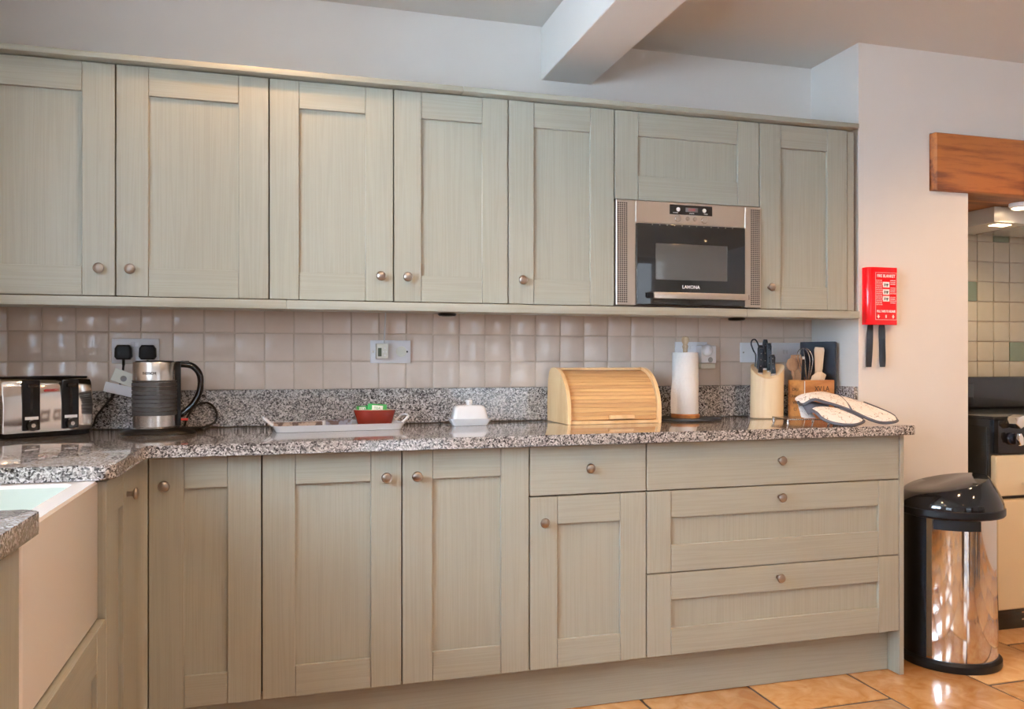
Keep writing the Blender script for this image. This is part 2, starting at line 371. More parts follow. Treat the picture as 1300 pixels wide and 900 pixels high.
# ------------------------------------------------------------------ cabinets
knob_me = B().lathe([(.0075, 0), (.0065, -.010), (.0075, -.014), (.0145, -.018), (.0160, -.021), (.0155, -.0235), (.0135, -.0262), (.0128, -.0258), (.009, -.0280), (.004, -.0290), (.0, -.0292)], axis='y', seg=24, cap1=False).mesh('knob', pewter)
ST = .0925; RL = .090
def shaker(parent, x0, z0, wd, ht, knob=None, name='door', st=ST):
    G = .0015
    d = B().box(st - .006, wd - st + .006, .0115, .019, RL - .006, ht - RL + .006).build(name, paintV, parent, (x0, 0, z0))
    for a, b_ in ((G, st), (wd - st, wd - G)): B().box(a, b_ , 0, .020, G, ht - G, .0014, 1).build('stile', paintV, d)
    for a, b_ in ((G, RL), (ht - RL, ht - G)): B().box(st + .0012, wd - st - .0012, .0009, .020, a, b_, .0010, 1).build('rail', paintH, d)
    if knob: inst('knob', knob_me, d, (knob[0] - x0, 0, knob[1] - z0))
    return d
def slab(parent, x0, z0, wd, ht, knob):
    d = B().box(.0015, wd - .0015, 0, .020, .0015, ht - .0015, .0015, 1).build('drawer', paintH, parent, (x0, 0, z0))
    inst('knob', knob_me, d, (knob[0] - x0, 0, knob[1] - z0)); return d
def carcass(parent, wd, z0, z1, depth):
    B().box(.001, wd - .001, .022, depth, z0 + .003, z1 - .002).build('carcass', dark_gap, parent)

UY = 2.74; UZ0, UZ1 = 1.338, 2.052
def upper(x0, x1, label, doors, z0=UZ0):
    t = thing('wall_cabinet', label, 'cabinet', (x0, UY, 0), 0, 'sage green wall cabinets')
    carcass(t, x1 - x0, z0, UZ1, YT - UY - .003 if z0 < 1.4 else YT - UY - .003)
    for a, b_, kx in doors: shaker(t, a - x0, z0, b_ - a, UZ1 - z0, (kx - x0, 1.4215) if kx else None)
    return t
upper(-.985, -.485, 'leftmost sage green wall cabinet, above the toaster', [(-.985, -.485, -.528)])
upper(-.484, -.033, 'second sage green wall cabinet from the left, above the kettle', [(-.484, -.033, -.441)])
upper(-.032, .767, 'wide sage green wall cabinet with two doors, above the white tray', [(-.032, .3675, .324), (.3685, .767, .413)])
upper(.768, 1.167, 'narrow sage green wall cabinet directly left of the microwave', [(.768, 1.167, .815)])
upper(1.168, 1.765, 'short knobless sage green wall cabinet on top of the microwave', [(1.168, 1.765, None)], 1.727)
upper(1.766, 2.162, 'rightmost sage green wall cabinet beside the fire blanket corner', [(1.766, 2.162, 1.807)])
t = tag(B().box(2.164, 2.196, UY + .005, YT - .004, UZ0, UZ1 - .002, .001, 1).build('cabinet_end_panel', paintV), 'upright sage green panel closing the right end of the wall cabinets', 'panel')
t = thing('cornice', 'sage green cornice board running along the tops of the wall cabinets', 'cornice', (0, 0, 2.054))
for a, b_ in ((-.998, .6), (.6006, XR - .03)):
    B().box(a, b_, UY - .032, YB - .01, .001, .019, .003).build('cornice_board', paintH, t)
t = thing('light_rail', 'pale sage green rail board running under the wall cabinets and microwave', 'rail', (0, 0, 1.306))
for a, b_ in ((-.998, .02), (.0206, 1.69), (1.6906, XR - .03)):
    B().box(a, b_, UY - .035, UY + .10, 0, .0285, .002).build('rail_board', paintH, t)
for x, l in ((.563, 'small dark puck light under the wall cabinets near the twin sockets'), (1.703, 'small dark puck light under the wall cabinets near the knife block')):
    t = thing('puck_light', l, 'light', (x, 2.80, 1.3055)); B().lathe([(.031, 0), (.033, -.004), (.028, -.009), (.0, -.009)], seg=24, cap1=False).build('housing', blackp, t)
    B().lathe([(.022, -.0092), (.018, -.011), (0, -.011)], seg=20, cap1=False).build('lens', ovenwin, t)

LY = 2.46; LZ0, LZ1 = .160, .870
def base(x0, x1, label):
    t = thing('base_cabinet', label, 'cabinet', (x0, LY, 0), 0, 'sage green base cabinets')
    carcass(t, x1 - x0, LZ0, .872, .555); return t
t = base(-.352, -.0495, 'narrow single-door sage green base cabinet in the corner by the sink'); shaker(t, 0, LZ0, .302, .71, (.043, .791))
t = base(-.049, .758, 'wide two-door sage green base cabinet below the white tray'); shaker(t, 0, LZ0, .404, .71, (.356, .791)); shaker(t, .405, LZ0, .402, .71, (.448, .791))
t = base(.759, 1.161, 'sage green base cabinet with one drawer over one door, below the bread bin')
shaker(t, 0, LZ0, .402, .549, (.045, .629)); slab(t, 0, .7105, .402, .1595, (.199, .795))
t = base(1.162, 2.162, 'wide sage green base cabinet with three drawers at the right end')
slab(t, 0, .7105, 1.0, .1595, (.502, .797)); shaker(t, 0, .4365, 1.0, .273, (.502, .669), 'drawer', .0885); shaker(t, 0, LZ0, 1.0, .2755, (.496, .392), 'drawer', .0885)
tag(B().box(2.1635, 2.1825, LY - .001, 3.04, 0, .872, .0015, 1).build('base_end_panel', paintV), 'sage green upright panel closing the right end of the base cabinets by the bin', 'panel')
tag(B().box(-.352, 2.162, 2.518, 2.535, 0.001, .158, .001, 1).build('plinth', paintH), 'sage green plinth board along the floor under the base cabinets', 'plinth')
# left run, fronts facing +x
LX = -.375
def left(y0, label, name='base_cabinet', group='sage green base cabinets'):
    return thing(name, label, 'cabinet', (LX, y0, 0), R(90), group)
t = left(2.016, 'narrow sage green base cabinet on the left run between sink and corner')
carcass(t, .298, LZ0, .872, .56); shaker(t, 0, LZ0, .298, .71, (.255, .800))
B().box(0, .298, .022, .04, .10, LZ0).build('kickboard', paintH, t)
t = left(1.40, 'sage green cabinet under the white butler sink')
B().box(.001, .612, .022, .56, LZ0 + .003, .560).build('carcass', dark_gap, t); shaker(t, 0, LZ0, .6135, .402)
t = left(.40, 'sage green base cabinet nearest the camera, left of the sink')
carcass(t, .978, LZ0, .872, .56); shaker(t, 0, LZ0, .488, .71, (.45, .79)); shaker(t, .489, LZ0, .488, .71, (.53, .79))
cpz = [(-.43, 2.316), (-.376, 2.316), (-.3765, 2.42)] + [(-.368, 2.447), (-.358, 2.4575), (-.3535, 2.4595)] + [(-.3535, 2.50), (-.43, 2.50)]
tag(B().prism(cpz, .02, .872).build('corner_post', paintV), 'tall sage green filler post in the inner corner of the base cabinets', 'post')

# granite worktop
GZ0, GZ1 = .8735, .908
out = [(-.998, .3), (-.357, .3)] + arc(-.382, 1.407, .025, 0, 90, 5) + [(-.86, 1.432), (-.86, 2.0)] + arc(-.385, 2.028, .028, -90, 0, 5) + arc(-.332, 2.395, .025, 180, 90, 4) + arc(2.192, 2.428, .008, -90, 0, 3) + [(2.20, 2.745), (2.2195, 2.755), (2.2195, 3.05), (-.998, 3.05)]
wt = B().prism(out, GZ0, GZ1, bev=.005, seg=3).build('worktop', granm)
tag(wt, 'polished speckled grey granite worktop running along both cabinet runs', 'worktop')
tag(B().box(-.975, 2.197, 3.03, 3.0445, .9085, 1.037, .0015, 1).build('upstand', granm), 'long speckled granite upstand along the back wall beneath the tiles', 'upstand')
tag(B().box(2.199, 2.2205, 2.752, 3.0445, .9085, 1.037, .0015, 1).build('upstand', granm), 'short speckled granite upstand on the side wall beside the utensil caddy', 'upstand')
tag(B().box(-.998, -.977, .3, 3.0445, .9085, 1.037, .0015, 1).build('upstand', granm), 'granite upstand on the window wall behind the sink', 'upstand')

# butler sink
s = thing('butler_sink', 'white fireclay butler sink set in the left worktop', 'sink', (-.39, 1.44, .5675))
H = .3045; Wd = .57; Dp = .46; T = .045
sb = B(); rr = .02
def rrect(x0, x1, y0, y1, r, z, n=4):
    p = []
    for cx, cy, a in ((x1 - r, y0 + r, -90), (x1 - r, y1 - r, 0), (x0 + r, y1 - r, 90), (x0 + r, y0 + r, 180)):
        p += [Vector((u, v, z)) for u, v in arc(cx, cy, r, a, a + 90, n)]
    return p
sb.loft([rrect(-Dp, 0, 0, Wd, .012, 0), rrect(-Dp, 0, 0, Wd, .012, H - .005), rrect(-Dp + .004, -.004, .004, Wd - .004, .012, H), rrect(-Dp + T - .004, -T + .004, T - .004, Wd - T + .004, .02, H), rrect(-Dp + T, -T, T, Wd - T, .022, H - .006)], cap1=False)
so = sb.build('basin_body', sinkm, s)
B().loft([rrect(-Dp + T, -T, T, Wd - T, .022, H - .006), rrect(-Dp + T, -T, T, Wd - T, .03, .07), rrect(-Dp + T + .02, -T - .02, T + .02, Wd - T - .02, .03, .05)], cap0=False).build('basin_inside', sinkin, s)
B().lathe([(.04, .0505), (.036, .054), (.0, .054)], cx=-Dp / 2, cy=Wd / 2, seg=24, cap1=False).build('drain', chrome, s)

# ------------------------------------------------------------------ microwave
t = thing('microwave', 'built-in microwave with bronze steel frame, black glass door and bar handle', 'microwave', (1.168, 2.728, 1.342))
B().box(.02, .577, .03, .30, .004, .36).build('body', blackp, t)
f = B()
f.box(.001, .077, 0, .03, 0, .382, .0015, 1).box(.527, .596, 0, .03, 0, .382, .0015, 1).box(.0772, .5268, 0, .03, .303, .382, .0012, 1)
f.build('steel_frame', steel_w, t)
for nm, x0 in (('left_vent', .006), ('right_vent', .552)):
    v = B()
    for i in range(5):
        for j in range(50):
            v.box(x0 + i * .0082, x0 + i * .0082 + .0050, -.0006, 0, .010 + j * .0073, .0145 + j * .0073)
    o = v.build('vent_holes', blackp, t); o['kind'] = 'stuff'
md = B().box(.080, .5245, -.006, .018, .003, .300, .003).build('door', ovenglass, t)
B().box(.153, .448, -.0068, -.0055, .095, .229, .004).build('door_window', ovenwin, md)
B().box(.132, .519, -.040, -.026, .024, .047, .002).build('door_handle', steel_w, md)
for x in (.118, .505): B().box(x, x + .02, -.034, -.006, .026, .045, .002).build('handle_mount', blackp, md)
text('LAMONA', .017, whiteprint, md, (.297, -.0065, .070), bold=.0003)
B().box(.0785, .0795, -.001, .001, .003, .301).box(.0795, .525, .002, .004, .3005, .303).build('steel_edge', steel, t)
dp = B().box(.213, .388, -.002, .001, .338, .374, .0008, 1).build('display', ovenglass, t)
for x, z in ((.247, .357), (.354, .357)): B().lathe([(.008, 0), (.0075, -.0015), (0, -.0015)], x, z, 20, 'y', cap1=False).build('touch_dial', whiteprint, dp, (0, -.002, 0))
B().box(.277, .328, -.0026, -.002, .349, .365).build('readout', simple('readout_grey', (.16, .15, .15), .4), dp)
text('12:00', .013, redprint, dp, (.302, -.0028, .357))
text('POWER', .006, whiteprint, dp, (.236, -.0023, .344)); text('CLOCK', .006, whiteprint, dp, (.302, -.0023, .344)); text('TIMER', .006, whiteprint, dp, (.36, -.0023, .344))
for x, z, r in ((.245, .323, .0125), (.285, .324, .0075), (.315, .323, .0075), (.354, .321, .0125)):
    B().lathe([(r, 0), (r, -.006), (r * .9, -.0075), (0, -.0075)], x, z, 24, 'y', cap1=False).build('button', steel, t)
for k in range(12): B().lathe([(.0022, 0), (.0018, -.001), (0, -.001)], .14 + k * .03, .2955, 8, 'y', cap1=False).build('vent_rivet', steel, md, (0, -.006, 0))

# ------------------------------------------------------------------ oak lintel, hood, cooker
li = B().box(2.574, 4.05, 2.722, 3.115, 1.839, 2.073, .004, 1)
for v in li.b.verts:
    if v.co.x < 2.6: v.co.x += random.uniform(-.003, .004) + (v.co.z - 1.95) * -.03
tag(li.build('oak_lintel', oakm), 'thick orange oak lintel beam over the range cooker alcove', 'beam')
h = thing('extractor_hood', 'slim silver-white extractor under the oak lintel above the range', 'hood', (3.10, 2.94, 1.765))
B().box(0, .68, 0, .33, 0, .073, .006).build('hood_body', hoodw, h)
B().box(.05, .13, .03, .08, -.003, .001, .001, 1).build('light_panel', lensm, h)
B().box(.2, .64, .05, .3, -.004, .001, .002, 1).build('grease_filter', steel, h)
t = thing('alcove_spotlight', 'small round lit spotlight fixed beneath the oak lintel', 'light', (3.16, 2.86, 1.8385))
B().lathe([(.045, 0), (.046, -.012), (.038, -.022), (.034, -.022)], seg=24).build('housing', whitep, t)
B().lathe([(.033, -.0225), (.028, -.026), (0, -.026)], seg=24, cap1=False).build('lens', lensm, t)
def spot(name, loc, power, col=(1, .66, .36), size=.06, ang=120, parent=None):
    d = bpy.data.lights.new(name, 'SPOT'); d.energy = power; d.color = col; d.shadow_soft_size = size; d.spot_size = R(ang); d.spot_blend = .6
    o = bpy.data.objects.new(name, d); C.objects.link(o); o.location = loc; return o
spot('alcove_lamp_light', (3.16, 2.86, 1.80), 9, (1, .80, .52), .03, 150)

c = thing('range_cooker', 'cream and black range cooker in the tiled alcove', 'cooker', (2.885, 2.74, 0))
CW = .90
B().box(0, CW, .02, .55, .02, .893, .004).build('body', blackm, c)
B().box(.03, CW - .03, .012, .05, 0, .088, .002).build('kickplate', blackm, c)
for z in (.035, .065): B().box(.16, .20, .008, .0125, z, z + .006).build('kickplate_slot', steel, c)
B().box(-.002, CW + .002, .0, .56, .893, .905, .003).build('hob_top', blackm, c)
cp = B().box(0.012, CW, -.012, .02, .748, .889, .003).build('control_panel', blackg, c)
B().box(-.006, .006, .03, .5, .12, .86, .003).build('side_panel', blackm, c)
for x in (0.0, .455):
    d = B().box(x + .002, x + .443, -.012, .02, .570, .742, .010, 3).build('grill_door', creamen, c)
    d = B().box(x - .012, x + .443, -.026, .02, .094, .556, .014, 3).build('oven_door', creamen, c)
    B().tube([(x + .12, -.045, .62), (x + .40, -.045, .62)], .008).build('door_handle', chrome, d)
    for q in (x + .14, x + .38): B().tube([(q, -.045, .62), (q, -.008, .62)], .006).build('handle_stem', chrome, d)
for k, x in enumerate((.075, .20, .32, .44, .56, .68, .80)):
    kn = B().lathe([(.026, 0), (.026, -.010), (.022, -.014), (.020, -.03), (.0, -.03)], x, .812, 24, 'y', cap1=False).build('control_knob', blackg, c, (0, -.012, 0))
    a = R((-12, 20, 0, 35, 0, 0, 0)[k])
    M = Matrix.Translation((x, -.030, .812)) @ Matrix.Rotation(a, 4, 'Y')
    B().prism([(-.008, -.024), (.008, -.024), (.014, .006), (.006, .026), (-.006, .026), (-.014, .006)], -.014, 0, 'y', .002, 1, M).build('lever_grip', chrome, kn, (0, -.012, 0))
rl = B().tube([(.05, -.055, .892), (CW - .05, -.055, .892)], .009, 12).build('towel_rail', chrome, c)
for x in (.075, CW - .075):
    M = Matrix.Translation((x, -.035, .885)) @ Matrix.Rotation(R(28), 4, 'Y')
    B().prism([(-.024, -.020), (.008, -.026), (.026, -.002), (.022, .024), (-.006, .030), (-.024, .012)], -.036, .02, 'y', .004, 2, M).build('rail_bracket', chrome, rl)
B().box(-.0, CW, .46, .54, .905, 1.062, .018, 3).build('splash_lid', blackm, c)
B().box(.03, CW * .62 - .2, .452, .462, .925, 1.030, .006).build('lid_panel', blackg, c)

# ------------------------------------------------------------------ ceiling lamps
for i, (x, y, z, p) in enumerate(LAMPS):
    t = thing('downlight', 'round recessed warm downlight in the ceiling ' + ('above the kettle', 'over the sink run', 'over the middle of the floor', 'left of the bin', 'in front of the range', 'above the dining table', 'left of the dining table')[i], 'light', (x, y, z), 0, 'recessed ceiling downlights')
    B().lathe([(.030, -.0005), (.045, -.0005), (.046, -.003), (.032, -.006), (.028, -.003)], seg=28, cap0=False, cap1=False).build('trim_ring', whitep, t)
    B().lathe([(.027, -.0045), (0, -.0045)], seg=20, cap1=False).build('lens', lensm, t)
    spot('downlight_lamp', (x, y, z - .03), p * 3.8, (1, .58, .27), .04, 140)

# ------------------------------------------------------------------ fire blanket
t = thing('fire_blanket', 'red wall-mounted fire blanket case with black pull tapes', 'fire blanket', (2.238, YC - .0005, 1.283))
prof = [(0, 0), (0, -.018)] + [(.022 - .022 * math.cos(R(a)), -.018 - .018 * math.sin(R(a))) for a in (20, 40, 60, 80, 90)] + [(.136, -.036), (.140, -.032), (.140, 0)]
case = B().prism(prof, 0, .229, 'z', .002, 2).build('case', redbox, t)
Y = -.0364
pr = B()
for a in ((.034, .1345, .020, .0209), (.034, .1345, .207, .2079), (.034, .0349, .020, .2079), (.1336, .1345, .020, .2079)): pr.box(a[0], a[1], Y, Y + .0006, a[2], a[3])
pr.build('print_border', whiteprint, case)
text('FIRE BLANKET', .0165, whiteprint, case, (.084, Y, .194), sx=.82, bold=.0003)
text('PULL TAPES TO RELEASE', .0125, whiteprint, case, (.084, Y, .0535), sx=.64, bold=.0004)
for z in (.160, .131, .104):
    B().box(.069, .100, Y, Y + .0006, z - .011, z + .011).build('pictogram', whiteprint, case)
    k = B()
    k.box(.076, .080, Y - .0004, Y, z - .006, z + .005).box(.086, .091, Y - .0004, Y, z - .007, z + .004).box(.082, .096, Y - .0004, Y, z - .001, z + .002)
    k.build('pictogram_drawing', blackprint, case)
for k in range(14):
    z = .1765 - k * .0074
    L_ = ['IN CASE OF FIRE', 'HOLD THE TAPES', 'PLACE OVER FLAME', 'TURN OFF HEAT'][k % 4]; Rr = ['LEAVE IN PLACE', 'CALL FOR HELP', 'WRAP PERSON', 'ROLL ON FLOOR'][k % 4]
    text(L_, .0052, whiteprint, case, (.037, Y, z), sx=.72, align='LEFT'); 
    if k % 5 != 3: text(Rr, .0052, whiteprint, case, (.104, Y, z), sx=.66, align='LEFT')
for x in (.048, .118):
    B().prism([(x - .003, .040), (x + .003, .040), (x + .003, .034), (x + .007, .034), (x, .025), (x - .007, .034), (x - .003, .034)], Y, Y + .0006, 'y').build('arrow_mark', whiteprint, case)
text('II', .016, whiteprint, case, (.084, Y, .033), bold=.0004)
for x, tw, dx in ((.028, -22, -.008), (.082, -60, .004)):
    rings = []
    for i in range(13):
        s_ = i / 12; a = R(tw * math.sin(s_ * math.pi)); z = .004 - s_ * .172
        u = Vector((math.cos(a), math.sin(a), 0)) * .0125; n_ = Vector((-math.sin(a), math.cos(a), 0)) * .0008
        cc = Vector((x + dx * s_, -.014, z))
        rings.append([cc - u - n_, cc + u - n_, cc + u + n_, cc - u + n_])
    B().loft(rings).build('pull_tape', blackcloth, t)

# ------------------------------------------------------------------ wall sockets
def socket_plate(x0, x1, z0, z1, label, name='wall_socket'):
    t = thing(name, label, 'socket', (x0, YT - .001, z0), 0)
    w_, h_ = x1 - x0, z1 - z0
    B().box(0, w_, -.009, 0, 0, h_, .002).build('faceplate', whitep, t)
    return t, w_, h_
def switch(t, x, z): B().box(x - .0055, x + .0055, -.0125, -.008, z - .009, z + .009, .0015, 1).build('rocker_switch', whitep, t)
def screw(t, x, z): B().lathe([(.003, -.009), (.003, -.0096), (0, -.0096)], x, z, 12, 'y', cap1=False).build('screw', steel, t)
def pinholes(t, x, z):
    B().box(x - .002, x + .002, -.0094, -.009, z + .009, z + .017).box(x - .012, x - .006, -.0094, -.009, z - .006, z - .002).box(x + .006, x + .012, -.0094, -.009, z - .006, z - .002).build('pin_slot', blackp, t)
PY = YT - .0105
def plug(x, z, label, r=.027):
    p = thing('plug', label, 'plug', (x, PY, z))
    poly = [(-.020, -.026), (.020, -.026), (.027, -.016), (.026, .012), (.018, .024), (-.018, .024), (-.026, .012), (-.027, -.016)]
    B().prism(poly, -.034, 0, 'y', .007, 3).build('plug_body', blackp, p)
    return p
t, w_, h_ = socket_plate(-.549, -.400, 1.131, 1.216, 'white double socket with two black plugs behind the kettle')
for x in (.067, .082): switch(t, x, .065)
p1 = plug(-.509, 1.170, 'black plug in the left half of the socket behind the kettle')
B().tube(smooth([(0, -.017, -.024), (0, -.018, -.045)]), .0045).build('cable_collar', blackp, p1)
plug(-.4335, 1.170, 'black plug in the right half of the socket behind the kettle')
def cable(name, pts, r, mat, label, n=8):
    return tag(B().tube(smooth(pts, n), r, 8).build(name, mat), label, 'cable')
cable('toaster_cable', [(-.509, 3.018, 1.126), (-.512, 3.012, 1.09), (-.520, 3.006, 1.055), (-.552, 3.004, 1.005), (-.590, 3.008, .955), (-.600, 3.012, .925), (-.62, 3.016, .914)], .0036, cabl_b, 'black toaster flex hanging from the left plug down to the worktop')
cable('kettle_cable', [(-.4335, 3.018, 1.142), (-.437, 3.014, 1.10), (-.425, 3.008, 1.04), (-.41, 2.995, .96), (-.39, 2.975, .913), (-.35, 2.965, .9125), (-.30, 2.972, .9125), (-.25, 2.985, .9125), (-.214, 3.004, .932), (-.214, 3.018, .968), (-.243, 3.022, .994), (-.283, 3.015, .982), (-.305, 2.99, .945), (-.312, 2.95, .915), (-.33, 2.915, .9125)], .0036, cabl_b, 'black kettle flex looping on the worktop behind the kettle')
tg_ = thing('cable_tag', 'folded white paper tag wrapped round the flex beside the kettle', 'tag', (-.514, 2.996, 1.068))
M = Matrix.Rotation(R(22), 4, 'Y')
B().box(-.032, .036, -.006, -.0035, -.004, .040, .001, 1, M).build('tag_upper', creamp, tg_)
M = Matrix.Rotation(R(14), 4, 'Y') 
B().box(-.045, .050, -.004, -.001, -.042, -.008, .001, 1, M).build('tag_lower', whitep, tg_)
B().lathe([(.010, -.0066), (.010, -.0071), (0, -.0071)], .010, .012, 16, 'y', cap1=False).build('tag_mark', simple('grey_print', (.3, .3, .3), .6), tg_)

t, w_, h_ = socket_plate(.322, .471, 1.131, 1.216, 'white blank plate with a small timer unit, in mid splashback')
screw(t, .010, .043); B().lathe([(.020, -.009), (.020, -.0095), (.017, -.0097), (0, -.0097)], .114, .043, 24, 'y', cap1=False).build('round_knockout', creamp, t)
B().box(.133, .1385, -.013, -.009, .040, .046, .001, 1).build('clip', blackp, t)
t = thing('timer_unit', 'small cream plug-in timer with grey screen on the blank plate', 'timer', (.340, YT - .0105, 1.148))
B().box(0, .044, -.034, 0, 0, .056, .004).build('timer_case', creamp, t)
B().box(.006, .019, -.0346, -.0335, .008, .039, .0005, 1).build('screen', lcdm, t)
for x, z in ((.031, .012), (.026, .025), (.036, .025), (.031, .038)): B().lathe([(.003, -.034), (.003, -.0352), (0, -.0352)], x, z, 10, 'y', cap1=False).build('timer_button', whiteprint, t)
cable('timer_cable', [(.372, 3.028, 1.204), (.373, 3.026, 1.24), (.376, 3.030, 1.29), (.378, 3.034, 1.334)], .0024, cabl_w, 'thin white cable rising from the timer to the wall cabinet')

t, w_, h_ = socket_plate(1.564, 1.709, 1.133, 1.218, 'white double socket behind the paper towel roll')
switch(t, .060, .062); switch(t, .075, .062)
a = thing('plug_in_unit', 'white plug-in night light unit in the socket beside the paper towel', 'adapter', (1.690, YT - .0105, 1.158))
B().box(-.035, .036, -.045, 0, -.028, .045, .006, 3).build('unit_case', whitep, a)
B().box(-.033, .034, -.040, 0, -.050, -.029, .004, 2).build('unit_base', creamp, a)
B().lathe([(.024, -.045), (.022, -.056), (.014, -.064), (0, -.067)], -.008, .026, 24, 'y', cap1=False).build('dome', whitep, a)
B().lathe([(.011, -.0452), (.010, -.047), (0, -.047)], .008, -.014, 16, 'y', cap1=False).build('sensor', simple('sensor_grey', (.35, .35, .35), .3), a)
t, w_, h_ = socket_plate(1.867, 2.010, 1.133, 1.217, 'white double switched plate directly behind the knife block')
screw(t, .012, .042); switch(t, .060, .045); switch(t, .076, .045)
t, w_, h_ = socket_plate(2.018, 2.158, 1.133, 1.217, 'white switched plate in the corner behind the utensils')
switch(t, .060, .045); switch(t, .076, .045)

# ------------------------------------------------------------------ worktop items
CZ = GZ1 + .0004
# toaster
a = R(38.4)
TW, TD, TH = .264, .165, .188
t = thing('toaster', 'wide stainless steel four-slice toaster with two black lever panels', 'toaster', (-.572 - .264 * math.cos(a), 2.862 - .264 * math.sin(a), CZ), a)
# local x along the front, y backward, z up
B().box(.008, TW - .008, .006, TD - .006, 0, .018, .003).build('base', blackp, t)
def tprof(x):
    return None
pf = [(0.0, .016), (-.001, .10), (.003, .155), (.010, .172), (.022, .180), (TD - .022, .180), (TD - .010, .172), (TD, .155), (TD, .016)]
B().prism(pf, 0, TW, 'x', .004, 2).build('shell', mirror, t)
B().box(.006, TW - .006, .020, TD - .020, .1795, .1835, .003).build('top_trim', blackp, t)
for x in (.052, .16): 
    for y in (.045, .10): B().box(x, x + .085, y, y + .016, .1830, .1840).build('slot', blackp, t)
for x in (.053, .168):
    p = B().box(x, x + .050, -.006, .004, .022, .174, .004).build('lever_panel', blackp, t)
    B().box(x + .021, x + .029, -.0066, -.0055, .070, .160).build('lever_slot', blackg, p)
    B().box(x + .010, x + .040, -.020, -.005, .150, .163, .004).build('lever', blackg, p)
    B().box(x + .006, x + .044, -.0072, -.0055, .055, .064).build('setting_strip', whiteprint, p)
    B().lathe([(.017, -.006), (.016, -.018), (0, -.018)], x + .025, .038, 24, 'y', cap1=False).build('browning_dial', blackg, p)
    B().lathe([(.0065, -.0182), (.0062, -.0188), (0, -.0188)], x + .025, .038, 16, 'y', cap1=False).build('dial_cap', steel, p)
text('BOSCH', .0100, redprint, t, (.141, -.0022, .142), bold=.0002, name='logo_lettering')
B().lathe([(.0036, -.0012), (.0036, -.0018), (0, -.0018)], .121, .142, 16, 'y', cap1=False).build('logo_roundel', redprint, t)

# kettle
kx, ky = -.388, 2.85
t = thing('kettle', 'steel jug kettle with dark ribbed sleeve and black loop handle', 'kettle', (kx, ky, CZ), R(7.8))
bs = B(); bs.loft([rrect(-.104, .124, -.09, .09, .04, 0.0), rrect(-.102, .122, -.088, .088, .04, .004), rrect(-.075, .085, -.072, .072, .04, .017), rrect(-.072, .082, -.070, .070, .04, .018)])
bo = bs.build('power_base', blackp, t)
B().loft([rrect(-.0725, .083, -.0705, .0705, .04, .0172), rrect(-.070, .080, -.068, .068, .04, .0190)]).build('base_rim', steel, bo)
body = B().lathe([(.060, .0185), (.0655, .022), (.0655, .058), (.0655, .165), (.0655, .224), (.064, .2275), (.060, .2275)], seg=48).build('jug', steel, t)
rings = [(.0660, .057)]
nrib = 8
for k in range(nrib):
    z0 = .063 + k * .0131
    rings += [(.0685, z0 - .003), (.0685, z0 + .0062), (.0655, z0 + .0072), (.0655, z0 + .0092)]
rings += [(.0685, .168), (.0660, .169)]
B().lathe(rings, seg=48, cap0=False, cap1=False).build('sleeve', greyrub, t, ang=12)
B().lathe([(.0595, .2275), (.057, .2315), (0, .233)], seg=36, cap1=False).build('lid', blackp, t)
B().box(.056, .078, -.016, .016, .020, .226, .005).build('handle_spine', blackp, t)
hp = smooth([(.058, 0, .219), (.085, 0, .220), (.114, 0, .214), (.134, 0, .190), (.139, 0, .155), (.131, 0, .118), (.111, 0, .085), (.086, 0, .062), (.070, 0, .052)], 5)
B().tube(hp, .0125, 12, ry=.0105).build('handle', blackg, t)
B().box(.076, .104, -.011, .011, .222, .232, .004).build('lid_button', blackg, t)
B().box(.072, .100, -.006, .006, .036, .044, .002).build('switch_lever', simple('red_switch', (.5, .03, .02), .3), t)
text('BOSCH', .012, blackprint, t, (-.016, -.0668, .192), bold=.0002, name='logo_lettering')

# tray
t = thing('serving_tray', 'white rectangular tray with looped ends and printed base', 'tray', (.188, 2.84, CZ), R(4))
tw, td = .205, .098
def tr(sx, sy, z): return rrect(-sx, sx, -sy, sy, .02, z)
B().loft([tr(tw, td, 0), tr(tw + .010, td + .010, .021), tr(tw + .007, td + .007, .0215), tr(tw - .004, td - .004, .004), tr(tw - .02, td - .02, .0035)]).build('tray_body', whiteenam, t)
B().loft([tr(tw - .005, td - .005, .0045), tr(tw - .005, td - .005, .0052)]).build('printed_base', trayprint, t)
for sg in (-1, 1):
    B().tube(smooth([(sg * (tw + .008), -.055, .020), (sg * (tw + .030), -.050, .038), (sg * (tw + .036), -.0, .043), (sg * (tw + .030), .050, .038), (sg * (tw + .008), .055, .020)], 6), .0045, 8).build('handle', whiteenam, t)
for i, (lab, x, y, w2, d2, hh, m) in enumerate((('brown paper leaflet leaning inside the tray at its left', .06, 2.885, .16, .028, .016, 'b'), ('grey patterned booklet lying in the tray beside the red bowl', .195, 2.90, .085, .04, .020, 'g'))):
    mt = pattern('leaflet_print_' + m, (.50, .36, .27) if m == 'b' else (.28, .28, .32), (.12, .07, .05), 30, .12, .5)
    tt = thing('leaflet' if m == 'b' else 'booklet', lab, 'paper', (x, y, CZ + .0054), R(4))
    B().box(-w2 / 2, w2 / 2, -d2 / 2, d2 / 2, 0, hh, .002).build('pages', whiteprint, tt)
    B().box(-w2 / 2 - .001, w2 / 2 + .001, -d2 / 2 - .001, -d2 / 2 + .0006, 0, hh + .0005, .0003, 1).build('cover', mt, tt)
    B().box(-w2 / 2 - .001, w2 / 2 + .001, -d2 / 2 + .0006, d2 / 2, hh, hh + .001, .0003, 1).build('top_cover', mt, tt)
